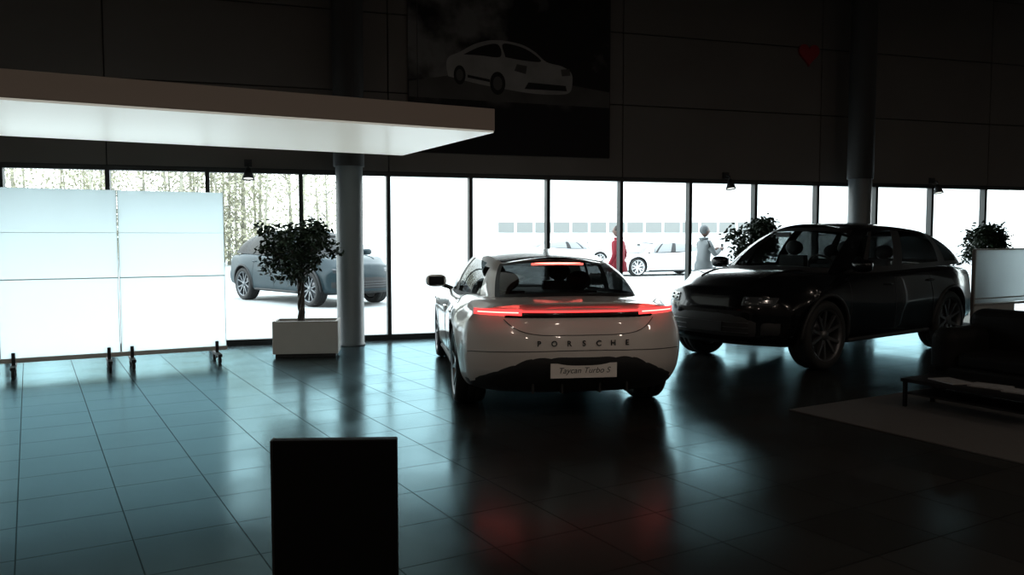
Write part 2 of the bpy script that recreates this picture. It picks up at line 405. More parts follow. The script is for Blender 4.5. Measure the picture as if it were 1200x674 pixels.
    bz = P['B'][2][2]
    s.ell((0, .95, bz-.02), (.68, .2, .07), M_dark)
    Rw = Matrix.Rotation(math.radians(-25), 4, 'X')
    ring = [Rw @ Vector((.18*math.cos(2*math.pi*k/24), 0, .18*math.sin(2*math.pi*k/24))) for k in range(25)]
    s.tube([(p.x-.37, p.y+.66, p.z+bz+.02) for p in ring], .014, M_dark, 8)
    s.tube([(-.37, .68, bz+.02), (-.37, .92, bz-.04)], .03, M_dark, 8)
    s.tube([(-.53, .66, bz+.02), (-.21, .66, bz+.02)], .012, M_dark, 6)
    s.box((0, P['B'][0][1]-.42+.05-.12, P['T'][0][2]-.09), (.2, .03, .06), M_dark)
    s.obj('interior', root)
    # ---- wheels
    for sx in (-1, 1):
        for wy in (-1.45, 1.45):
            w = MB(); xo = f['W'](wy)-.025; tw = P['tw']; rr = P['rim']; cx = sx*(xo-tw/2)
            prof = [(rr, -tw/2+.02), (rr+.02, -tw/2), (R-.03, -tw/2), (R-.008, -tw/2+.025), (R, -tw/2+.06), (R, -.04), (R-.008, -.035), (R-.008, -.03), (R, -.025), (R, .025), (R-.008, .03), (R-.008, .035), (R, .04), (R, tw/2-.06), (R-.008, tw/2-.025), (R-.03, tw/2), (rr+.02, tw/2), (rr, tw/2-.02)]
            w.lathe([(r, h) for r, h in prof], (cx, 0, 0), 'X', M_rubber, 40)
            o_ = sx*tw/2
            w.lathe([(rr+.004, o_-sx*.005), (rr-.014, o_-sx*.012), (rr-.02, o_-sx*.04), (rr-.03, -o_*.9)], (cx, 0, 0), 'X', rimmat, 40)
            w.lathe([(.001, o_-sx*.11), (rr*.66, o_-sx*.11), (rr*.66, o_-sx*.13), (.001, o_-sx*.13)], (cx, 0, 0), 'X', M_rim, 28)
            w.lathe([(.001, -o_*.8), (rr-.03, -o_*.8)], (cx, 0, 0), 'X', M_dark, 28)
            w.lathe([(.001, o_-sx*.015), (.05, o_-sx*.018), (.07, o_-sx*.045), (.07, o_-sx*.09)], (cx, 0, 0), 'X', rimmat, 20)
            ns = 5
            for k in range(ns):
                for da in (-.16, .16):
                    a0 = 2*math.pi*k/ns+da*.5; a1 = 2*math.pi*k/ns+da*1.7
                    p0 = Vector((0, .045*math.cos(a0), .045*math.sin(a0))); p1 = Vector((0, (rr-.012)*math.cos(a1), (rr-.012)*math.sin(a1)))
                    tn = (p1-p0).normalized(); sd = Vector((1, 0, 0)).cross(tn)
                    VV = []
                    for p, hw, dp in ((p0, .020, .035), (p1, .014, .012)):
                        for e, x in ((-1, 0), (1, 0), (1, .03), (-1, .03)):
                            q = p+sd*hw*e; VV.append((cx+o_-sx*(dp+x), q.y, q.z))
                    w.add(VV, [(0, 1, 2, 3), (4, 5, 6, 7), (0, 1, 5, 4), (1, 2, 6, 5), (2, 3, 7, 6), (3, 0, 4, 7)], rimmat, False)
            w.obj('wheel', root, loc=(0, wy, R))
    # ---- mirrors
    mm = MB(); mx, my, mz = P['mirror']
    for sx in (-1, 1):
        mm.ell((sx*(mx+.05), my, mz), (.125, .075, .075), paint, 18, 12, fn=lambda p: Vector((math.copysign(abs(p.x)**.7, p.x), math.copysign(abs(p.y)**.8, p.y), math.copysign(abs(p.z)**.75, p.z))))
        mm.grid(lambda u, v: (sx*(mx+.05)+(u-.5)*.18, my-.078, mz+(v-.5)*.10), 4, 4, M_roofglass)
        mm.tube([(sx*(mx-.15), my+.03, mz-.10), (sx*(mx-.02), my+.02, mz-.05)], .025, M_dark, 8)
    mm.obj('mirrors', root)
    # ---- details
    d = MB()
    def patch(fn, off, x0, x1, zlo, zhi, mat, nx=28, nz=4, bev=0.004):
        sg = -1 if fn is rear else 1
        def pt(u, v):
            x = x0+(x1-x0)*u; a = zlo(x) if callable(zlo) else zlo; c = zhi(x) if callable(zhi) else zhi
            z = a+(c-a)*v; e = 0 if (0 < u < 1 and 0 < v < 1) else bev+off*.9
            return (x, fn(x, z)+sg*(off-e), z)
        d.grid(pt, nx, max(nz, 3), mat)
    def sidex(y, z):
        h = half(y); best = .9
        for (x0_, z0_), (x1_, z1_) in zip(h, h[1:]):
            if x0_ > .5 and min(z0_, z1_) <= z <= max(z0_, z1_) and abs(z1_-z0_) > 1e-6: best = max(best if best != .9 else 0, x0_+(x1_-x0_)*(z-z0_)/(z1_-z0_))
        return best
    zs0 = f['zb'](0)
    for sx in (-1, 1):
        for (yy, sl) in ((1.0, .02), (-.05, .0), (-1.02, -.12)):
            zt_ = f['zsh'](yy)-.06; pts = []
            for k in range(11):
                z = zs0+.12+(zt_-zs0-.12)*k/10; y = yy-sl*(k/10)
                pts.append((sx*(sidex(y, z)+.0005), y, z))
            d.tube(pts, .0035, M_dark, 6)
        for yy in (.12, -.9):
            z = f['zsh'](yy)-.14; d.ell((sx*(sidex(yy, z)+.008), yy, z), (.018, .11, .016), paint, 12, 8)
        d.tube([(sx*(sidex(y, zs0+.07)-.004), y, zs0+.06) for y in [(-.95+1.9*k/12) for k in range(13)]], .028, M_dark, 8)
        if kind == 'suv':
            for wy in (-1.45, 1.45):
                r = R+.05; pts = []
                for k in range(25):
                    a = math.radians(-8+196*k/24); y = wy+r*math.cos(a); z = R+.01+r*math.sin(a)
                    if z > .34: pts.append((sx*(sidex(y, min(z, f['zsh'](y)-.06))-.004), y, z))
                d.tube(pts, .022, M_dark, 8)
    if kind == 'sedan':
        def zhi(x): return .555-.012*(abs(x)/.42)**2 if abs(x) < .42 else .543-(abs(x)-.42)*.46
        patch(rear, .010, -.84, .84, lambda x: .25+.04*abs(x), zhi, M_dark, 48, 6)
        for k in (-3, -1.2, 1.2, 3):
            d.box((k*.13, rear(k*.13, .27)-.0, .285), (.018, .10, .09), M_dark)
        patch(rear, .006, -.62, .62, lambda x: .848, .905, M_blade if lights_on else M_dark, 60, 4)
        if lights_on:
            patch(rear, .016, -.83, .83, lambda x: .897, lambda x: .912, M_red, 64, 3, 0)
            for sx in (-1, 1):
                patch(rear, .020, sx*.48, sx*.845, lambda x: .868+.02*(abs(x)-.48), lambda x: .922, M_red, 24, 3, 0)
                patch(rear, .026, sx*.50, sx*.83, .888, .906, M_redcore, 24, 3, 0)
            d.tube([(-.24+.48*k/10, -1.52+.06*abs(-1+k/5)**2, 1.258-.006*abs(-1+k/5)**2) for k in range(11)], .011, M_redcore, 8)
        pts = []
        for k in range(31):
            x = -.62+1.24*k/30; z = .72+.12*(abs(x)/.62)**6; pts.append((x, rear(x, z)-.001, z))
        d.tube(pts, .003, M_dark, 6)
        pts = [(-.93+1.86*k/40, 0, .60) for k in range(41)]
        d.tube([(x, rear(x, z)-.0, z) for x, _, z in [(max(-.9, min(.9, p[0])), 0, p[2]-.03*(abs(p[0])/.9)**2) for p in pts]], .003, M_dark, 6)
        py = rear(0, .42)-.022
        d.box((0, py, .44), (.54, .012, .118), M_plate)
        for sx in (-1, 1): patch(front, .008, sx*.42, sx*.74, .50, .60, M_lamp, 12, 4)
        patch(front, .008, -.6, .6, .22, .34, M_dark, 20, 4)
    else:
        patch(front, .010, -.60, .60, lambda x: .40, lambda x: .66-.1*(abs(x)/.6)**3, M_dark, 30, 5)
        for k in range(3): patch(front, .018, -.56, .56, .44+k*.055, .447+k*.055, M_rim, 30, 3)
        for sx in (-1, 1):
            patch(front, .010, sx*.44, sx*.76, lambda x: .74, lambda x: .86-.03*abs(x), M_lamp, 16, 6)
            for a in (.5, .62):
                for zz in (.78, .82): d.ell((sx*a, front(a, zz)+.008, zz), (.022, .015, .015), M_rim, 12, 8)
            patch(front, .010, sx*.64, sx*.80, .42, .56, M_dark, 10, 4)
            patch(rear, .010, sx*.45, sx*.82, .86, .95, M_redlens, 16, 4)
        patch(rear, .008, -.5, .5, .90, .93, M_redlens, 20, 3)
        patch(rear, .010, -.84, .84, .40, .52, M_dark, 30, 4)
        if detail: d.box((0, front(0, .5)+.02, .50), (.50, .012, .11), M_dark)
        d.box((0, rear(0, .72)-.012, .72), (.52, .012, .11), M_plate)
        for sx in (-1, 1):
            pts = []
            for k in range(12):
                y = 1.30+.82*k/11; x = .52-.10*k/11; h = half(y); zz = 0
                for (x0_, z0_), (x1_, z1_) in zip(h[24:], h[25:]):
                    if min(x0_, x1_) <= x <= max(x0_, x1_): zz = z0_+(z1_-z0_)*(x-x0_)/(x1_-x0_+1e-9)
                pts.append((sx*x, warp(y, x, zz), zz+.004))
            d.tube(pts, .010, paint, 8)
    d.obj('details', root)
    if kind == 'sedan' and detail:
        text('plate_script', 'Taycan Turbo S', .066, M_ink, root, (0, rear(0, .42)-.030, .44), (math.pi/2, 0, 0), .001, 1.0, .3, -.0004)
        for i, ch in enumerate('PORSCHE'):
            x = -.36+i*.12
            text('letter_%d' % i, ch, .062, M_letter, root, (x, rear(x, .655)-.006, .655), (math.pi/2, 0, 0), .004, 1, 0, .001)
    return root

# cars in the showroom
sx_, sy_ = G(.20, 8.97)
build_car('sedan', SEDAN, M_white, (sx_, sy_, 0), ANG(98.5), 'sedan', M_carglass, M_rim, True, True, M_roofglass, rearglass=M_carglass_mid)
ux, uy = G(4.13, 10.80)
build_car('suv', SUV, M_black, (ux, uy, 0), ANG(180+37.0), 'suv', M_carglass_clear, M_rimdark, sideglass=M_carglass, rearglass=M_carglass_dark)
# cars outside
x, y = G(-4.82, 19.5)
build_car('suv', SUV, M_grey, (x, y, -.02), ANG(-44), 'suv', M_carglass_dark, M_rimlight, False, False)
for (px, dd, an, pm) in ((668, 44, 5, M_silver), (772, 33, 200, M_silver), (1060, 38, 178, M_silver)):
    x, y = G((px-600)/960*dd, dd)
    build_car('sedan', SEDAN, pm, (x, y, -.02), ANG(an), 'sedan', M_hazewin, M_silver, False, False, None)

# ------------------------------------------------------------------ room shell
YW = 11.873; XL, XR, YB = -9.5, 20.5, -7.0; ZC = 6.4; ZH = 2.44
fl = MB(); fl.box(((XL+XR)/2, (YB+YW)/2+.15, -.05), (XR-XL, YW-YB+.3, .1), M_floor); fl.obj('floor')
c = MB(); c.box(((XL+XR)/2, (YB+YW)/2, ZC+.1), (XR-XL+.6, YW-YB+.8, .2), M_ceil); c.obj('ceiling')
w = MB(); w.box((XL-.12, (YB+YW)/2, ZC/2), (.24, YW-YB+.5, ZC), M_wall2); w.obj('wall_left')
w = MB(); w.box((XR+.12, (YB+YW)/2, ZC/2), (.24, YW-YB+.5, ZC), M_wall2); w.obj('wall_right')
w = MB(); w.box(((XL+XR)/2, YB-.12, ZC/2), (XR-XL, .24, ZC), M_wall2); w.obj('wall_front')
w = MB()
w.box(((XL+XR)/2, YW+.15, (ZH+ZC)/2), (XR-XL, .22, ZC-ZH), M_seam)
zs = [ZH, 3.57, 4.68, 5.80, 6.4]; xs = [XL]+[1.88+1.23*k for k in range(-9, 16, 3)]+[XR]; xs = sorted(set(round(v, 3) for v in xs if XL <= v <= XR))
for i in range(len(xs)-1):
    for j in range(len(zs)-1):
        g_ = .008
        w.box(((xs[i]+xs[i+1])/2, YW+.02, (zs[j]+zs[j+1])/2), (xs[i+1]-xs[i]-2*g_, .04, zs[j+1]-zs[j]-2*g_), M_wall)
w.obj('wall_back', bevel=.003, seg=1)
kk = 0; xx = 1.88-1.23*9
while xx < XR-.1:
    x0 = max(xx, XL); x1 = min(xx+1.23, XR); kk += 1
    m = MB()
    m.box((x0, YW+.08, ZH/2), (.055, .12, ZH), M_frame)
    m.box(((x0+x1)/2, YW+.08, .04), (x1-x0-.055, .12, .08), M_frame)
    m.box(((x0+x1)/2, YW+.08, ZH-.03), (x1-x0-.055, .12, .06), M_frame)
    m.add([(x0+.0275, YW+.08, .08), (x1-.0275, YW+.08, .08), (x1-.0275, YW+.08, ZH-.06), (x0+.0275, YW+.08, ZH-.06)], [(0, 1, 2, 3)], M_pane, False)
    m.obj('window_%d' % kk, recalc=False)
    xx += 1.23
for nm, (X, Y) in (('column', (-2.245, 11.36)), ('column', (5.83, 13.80))):
    x, y = G(X, Y); cm = MB()
    cm.lathe([(.001, 0), (.20, 0), (.20, .02), (.185, .03), (.185, 2.47)], (x, y, 0), 'Z', M_column, 40)
    cm.lathe([(.185, 2.47), (.21, 2.47), (.21, ZC)], (x, y, 0), 'Z', M_columnup, 40)
    cm.obj(nm)

# ------------------------------------------------------------------ canopy
cz = 2.60; th = math.radians(28)
P1 = Vector((-.18, 8.73)); u = Vector((-math.cos(th), -math.sin(th))); v = Vector((-math.sin(th), math.cos(th)))
Lc, Wc = 7.6, 2.75
ctr = P1+u*Lc/2+v*Wc/2; x, y = G(ctr.x, ctr.y)
rz = ANG(28)
can = empty('ceiling_canopy', (x, y, cz), rz)
m = MB(); m.box((0, 0, .135), (Lc, Wc, .23), M_canopyside); m.obj('fascia', can, bevel=.008)
m = MB(); m.box((0, 0, .01), (Lc-.02, Wc-.02, .02), M_canopy); m.obj('underside_panel', can)
m = MB()
for sx in (-1, 1):
    for sy in (-1, 1): m.tube([(sx*Lc*.4, sy*Wc*.4, .24), (sx*Lc*.4, sy*Wc*.4, ZC-cz)], .004, M_dark, 6)
m.obj('cables', can)

# ------------------------------------------------------------------ poster
pc = 3.744; pw = 3.16; pz0, pz1 = 2.73, 5.35
po = empty('car_poster', (pc, YW-.03, 0))
def poster_mat():
    m, nt, N, L, b = new_mat('poster_print'); b.inputs['Roughness'].default_value = .6
    tc = N.new('ShaderNodeTexCoord'); sp = N.new('ShaderNodeSeparateXYZ'); L.new(tc.outputs['Object'], sp.inputs[0])
    nz = N.new('ShaderNodeTexNoise'); nz.inputs['Scale'].default_value = 1.6; nz.inputs['Detail'].default_value = 8; L.new(tc.outputs['Object'], nz.inputs['Vector'])
    # printed sky is paler at the left of the picture
    ad = N.new('ShaderNodeMath'); ad.operation = 'MULTIPLY_ADD'; ad.inputs[1].default_value = -.08; L.new(sp.outputs['X'], ad.inputs[0]); L.new(nz.outputs['Fac'], ad.inputs[2])
    r = N.new('ShaderNodeValToRGB'); r.color_ramp.elements[0].position = .50; r.color_ramp.elements[0].color = (.008, .008, .008, 1)
    r.color_ramp.elements[1].position = .66; r.color_ramp.elements[1].color = (.13, .125, .12, 1); L.new(ad.outputs[0], r.inputs[0])
    mr = N.new('ShaderNodeMapRange'); mr.inputs[1].default_value = 3.40; mr.inputs[2].default_value = 3.60; L.new(sp.outputs['Z'], mr.inputs[0])
    mx = N.new('ShaderNodeMix'); mx.data_type = 'RGBA'; mx.inputs[6].default_value = (.006, .006, .007, 1)
    L.new(mr.outputs[0], mx.inputs[0]); L.new(r.outputs[0], mx.inputs[7]); L.new(mx.outputs[2], b.inputs['Base Color'])
    b.inputs['Specular IOR Level'].default_value = .2
    return m
M_poster = poster_mat()
m = MB(); m.box((0, 0, (pz0+pz1)/2), (pw, .04, pz1-pz0), M_poster); m.obj('print', po)
M_pcar = pmat('print_car_white', (.22, .21, .20), .6, var=.45, vscale=2.5, spec=.2); M_pgl = pmat('print_car_dark', (.008, .008, .008), .6, spec=.2); M_proad = pmat('print_road', (.06, .057, .054), .6, var=.5, vscale=2, spec=.2)
m = MB()
def flat(pts, yy, mat): m.add([(p[0], yy, p[1]) for p in pts], [tuple(range(len(pts)))], mat, False)
def curve2(pts, per=5):
    q = catmull([(a, b, 0) for a, b in pts+[pts[0]]], per)[:-1]; return [(p.x, p.y) for p in q]
flat([(-1.57, 3.52), (1.57, 3.50), (1.57, 3.74), (.9, 3.82), (-1.0, 3.85), (-1.57, 3.74)], -.0215, M_proad)
flat(curve2([(p[0]-.02, p[1]) for p in [(-.97, 3.84), (-.55, 3.76), (-.1, 3.70), (.30, 3.66), (.70, 3.66), (.92, 3.70), (.97, 3.85), (.95, 4.0), (.80, 4.09), (.55, 4.14), (.36, 4.28), (.12, 4.38), (-.25, 4.41), (-.55, 4.34), (-.80, 4.20), (-.96, 4.12), (-1.0, 4.0)]]), -.0225, M_pcar)
flat(curve2([(-.12, 4.17), (.15, 4.14), (.44, 4.14), (.30, 4.26), (.10, 4.34), (-.16, 4.36)]), -.0235, M_pgl)
flat(curve2([(-.76, 4.17), (-.5, 4.17), (-.20, 4.17), (-.24, 4.35), (-.50, 4.30)]), -.0235, M_pgl)
for cx, cz_, rx, rz_ in ((-.82, 3.87, .09, .14), (-.24, 3.78, .12, .17)):
    flat([(cx+rx*math.cos(2*math.pi*k/20), cz_+rz_*math.sin(2*math.pi*k/20)) for k in range(20)], -.0235, M_pgl)
    flat([(cx+rx*.6*math.cos(2*math.pi*k/20), cz_+rz_*.6*math.sin(2*math.pi*k/20)) for k in range(20)], -.0245, M_proad)
flat([(.18, 3.72), (.86, 3.72), (.84, 3.80), (.24, 3.82)], -.0235, M_pgl)
flat([(.02, 3.98), (.20, 3.94), (.22, 4.06), (.06, 4.08)], -.0235, M_proad); flat([(.78, 3.94), (.92, 3.96), (.90, 4.06), (.76, 4.04)], -.0235, M_proad)
flat([(-.70, 3.84), (-.36, 3.79), (-.36, 3.83), (-.70, 3.88)], -.0235, M_pgl)
m.obj('printed_car', po, recalc=False)

# heart sign
hx, hy = G((945-600)/960*14.04, 14.04)
pts = []
for k in range(48):
    t = 2*math.pi*k/48; pts.append((.2*math.sin(t)**3, .2/16*(13*math.cos(t)-5*math.cos(2*t)-2*math.cos(3*t)-math.cos(4*t))))
m = MB(); V = [(a, 0, b_) for a, b_ in pts]+[(a, -.04, b_) for a, b_ in pts]; n = len(pts)
m.add(V, [tuple(range(n)), tuple(range(n, 2*n))]+[(i, (i+1) % n, n+(i+1) % n, n+i) for i in range(n)], M_heart, False)
m.obj('heart_sign', loc=(hx-.06, YW-.001, 4.58))

# ------------------------------------------------------------------ spotlights on the window head
M_bulb = pmat('spot_lens', (.8, .8, .75), .2, emis=(1, 1, .9), estr=1.0)
for px in (293, 848, 1088):
    uu = (px-600)/960; s_ = 12.45*uu/(.9537-.3007*uu); wx = s_+3.744
    e = empty('wall_spotlight', (wx, YW-.02, 2.49)); m = MB()
    m.box((0, 0, .02), (.10, .04, .10), M_dark); m.tube([(0, 0, .02), (0, -.12, 0), (0, -.14, -.06)], .012, M_dark, 8)
    m.obj('bracket', e)
    m = MB(); m.lathe([(.001, .09), (.04, .09), (.05, .04), (.085, -.06), (.08, -.06), (.03, .0)], (0, 0, 0), 'Z', M_dark, 20)
    m.lathe([(.001, -.045), (.072, -.045)], (0, 0, 0), 'Z', M_bulb, 20)
    o = m.obj('head', e, loc=(0, -.15, -.15)); o.rotation_euler = (math.radians(-12), 0, 0)

# ------------------------------------------------------------------ mobile screens
def screen(ctr, wid, legs=.93):
    x, y = G(*ctr); e = empty('mobile_screen', (x, y, 0), ANG(29))
    m = MB()
    m.box((0, 0, 1.11), (wid, .012, 1.84), M_frost); m.obj('panel', e)
    m = MB()
    m.box((0, -.012, 1.55), (wid, .010, .005), M_screenbar); m.box((0, -.012, 1.04), (wid, .012, .012), M_screenbar)
    m.box((0, 0, .165), (wid+.02, .04, .05), M_planter)
    for sx in (-1, 1):
        m.box((sx*wid/2, 0, 1.11), (.006, .014, 1.86), M_screenbar)
        X = sx*legs/2
        m.box((X, 0, .15), (.035, .05, .20), M_dark)
        m.box((X, 0, .10), (.05, .46, .035), M_dark)
        for sy in (-1, 1):
            m.lathe([(.001, -.018), (.034, -.018), (.038, -.01), (.038, .01), (.034, .018), (.001, .018)], (X, sy*.19, .038), 'X', M_rubber, 18)
            m.box((X, sy*.19, .075), (.03, .05, .03), M_dark)
    m.obj('frame', e, bevel=.002, seg=1)
screen((-4.985, 9.02), 1.165); screen((-3.965, 9.59), 1.145); screen((-6.01, 8.45), 1.14)

# ------------------------------------------------------------------ ficus planters
def ficus(ctr, seed, sh=0.0, cw=.50, tall=1.78, z0=.98):
    R_ = random.Random(seed); x, y = G(*ctr); e = empty('potted_ficus', (x, y, 0), ANG(R_.uniform(6, 12)))
    m = MB(); w_, h_, t_ = .80, .44, .035
    m.box((0, 0, .02), (w_-.06, .38, .04), M_dark)
    for sy in (-1, 1): m.box((0, sy*(.42-t_)/2, h_/2+.03), (w_, t_, h_-.03), M_planter)
    for sx in (-1, 1): m.box((sx*(w_-t_)/2, 0, h_/2+.03), (t_, .42-2*t_, h_-.03), M_planter)
    m.obj('planter', e, bevel=.006)
    m = MB(); m.grid(lambda u, v: ((u-.5)*(w_-.06), (v-.5)*.36, .40+.02*math.sin(u*9)*math.cos(v*7)), 14, 8, M_soil); m.obj('soil', e)
    m = MB()
    for k in range(3):
        m.tube([(.028*math.cos(2.1*k+i*.7), .028*math.sin(2.1*k+i*.7), .38+i*.055) for i in range(12)], [.022-.0006*i for i in range(12)], M_bark, 8)
    cz_ = (z0+tall)/2; hz = (tall-z0)/2
    tips = []
    for k in range(26):
        a = R_.uniform(0, 6.28); r = cw*R_.uniform(.3, .85); zz = cz_+hz*R_.uniform(-.75, .8); r *= math.sqrt(max(.15, 1-((zz-cz_)/hz)**2))
        p = Vector((r*math.cos(a)+sh*.6, r*math.sin(a), zz)); tips.append(p)
        m.tube([(0, 0, .95), (p.x*.35, p.y*.35, .95+(zz-.95)*.55), p], [.014, .009, .004], M_bark, 6)
    m.obj('trunk', e, loc=(sh, 0, 0))
    lv = MB(); V = []; F = []
    def leaf(p, s):
        d = Vector((R_.uniform(-1, 1), R_.uniform(-1, 1), R_.uniform(-.9, .3))).normalized(); q = d.cross(Vector((R_.uniform(-1, 1), R_.uniform(-1, 1), R_.uniform(-1, 1)))).normalized()
        nn = d.cross(q); o = len(V)
        V.extend([p, p+d*s*.35+q*s*.22-nn*s*.04, p+d*s*.7+q*s*.17-nn*s*.03, p+d*s, p+d*s*.7-q*s*.17-nn*s*.03, p+d*s*.35-q*s*.22-nn*s*.04, p+d*s*.5+nn*s*.03])
        F.extend([(o, o+1, o+6), (o+1, o+2, o+6), (o+2, o+3, o+6), (o+3, o+4, o+6), (o+4, o+5, o+6), (o+5, o, o+6)])
    blobs = [(t, R_.uniform(.11, .18)) for t in tips]+[(Vector((sh*.6, 0, cz_)), .30), (Vector((.14+sh*.6, .05, cz_+.10)), .25), (Vector((-.16+sh*.6, 0, cz_-.03)), .25)]
    for b_, r in blobs:
        for _ in range(int(75*(r/.15)**1.6)):
            d = Vector((R_.gauss(0, 1), R_.gauss(0, 1), R_.gauss(0, 1))).normalized()*r*R_.uniform(.3, 1.12)
            leaf(b_+d, R_.uniform(.06, .10))
    lv.add(V, F, M_leaf, False); lv.obj('leaves', e, recalc=False, loc=(sh, 0, 0))
ficus((-2.60, 10.35), 3, sh=-.07, cw=.60, tall=1.74, z0=.95)
ficus((3.86, 12.95), 5, cw=.46, tall=1.78, z0=1.1)
ficus((8.10, 14.0), 9, cw=.44, tall=1.70, z0=1.05)

# ------------------------------------------------------------------ black display stand (near)
x, y = G(-.485, 2.21); e = empty('display_stand', (x, y, 0), ANG(3))
m = MB(); m.box((0, 0, .485), (.34, .035, .93), M_stand); m.obj('board', e, bevel=.004)
m = MB(); m.box((0, 0, .01), (.42, .34, .02), M_stand); m.obj('base', e, bevel=.004)
m = MB(); m.box((-.167, -.0, .485), (.006, .038, .93), M_frame); m.obj('edge_trim', e)

# ------------------------------------------------------------------ rug, sofa, table, board
a_ = Vector((.5, -.866)); b_ = Vector((.866, .5))
c0 = Vector((2.40, 7.02)); rc = c0+a_*1.7+b_*1.7
x, y = G(rc.x, rc.y)
m = MB(); m.box((0, 0, .006), (3.4, 3.4, .012), M_rug); m.obj('rug', loc=(x, y, 0), rz=ANG(30), bevel=.004)
tc_ = Vector((3.43, 7.16))+a_*.55+b_*.22; x, y = G(tc_.x, tc_.y)
e = empty('coffee_table', (x, y, .012), ANG(30)); m = MB()
m.box((0, 0, .235), (.46, 1.10, .03), M_tabletop)
for sx in (-1, 1):
    for sy in (-1, 1): m.box((sx*.20, sy*.52, .11), (.03, .03, .22), M_tabletop)
m.box((0, 0, .12), (.40, 1.0, .015), M_tabletop); m.obj('table', e, bevel=.003)
m = MB(); m.box((.02, -.1, .256), (.21, .29, .012), M_paper, .2); m.box((-.02, .22, .255), (.21, .29, .01), M_paper, -.3); m.box((0, -.38, .255), (.2, .27, .01), M_paper, .1); m.obj('magazines', e)
so = Vector((3.90, 7.65))+b_*.45+a_*.95; x, y = G(so.x, so.y)
e = empty('sofa', (x, y, .012), ANG(30))
m = MB(); m.box((0, 0, .19), (.86, 1.9, .22), M_leather); m.obj('frame', e, bevel=.03)
m = MB(); m.box((.28, 0, .48), (.30, 1.9, .64), M_leather); m.obj('backrest', e, bevel=.13, seg=6)
m = MB()
for sy in (-1, 1): m.box((-.02, sy*.83, .42), (.86, .26, .46), M_leather)
m.obj('armrests', e, bevel=.12, seg=6)
m = MB()
for sy in (-.5, .5): m.box((-.10, sy*.70, .36), (.62, .69, .15), M_leather)
m.obj('cushions', e, bevel=.05, seg=5)
m = MB()
for sx in (-1, 1):
    for sy in (-1, 1): m.box((sx*.36, sy*.85, .04), (.05, .05, .08), M_dark)
m.obj('feet', e)
x, y = G(6.75, 10.85); e = empty('info_board', (x, y, 0), ANG(29))
m = MB(); m.box((0, 0, 1.0), (2.1, .03, .68), M_frost); m.obj('panel', e)
m = MB()
for sx in (-1, 1): m.box((sx*1.05, 0, .68), (.03, .04, 1.34), M_alu); m.box((sx*1.05, 0, .015), (.06, .44, .03), M_alu)
m.box((0, 0, 1.345), (2.1, .035, .02), M_alu); m.box((0, -.02, .64), (2.1, .03, .03), M_alu); m.box((0, -.02, .72), (2.1, .02, .015), M_alu)
m.obj('frame', e)

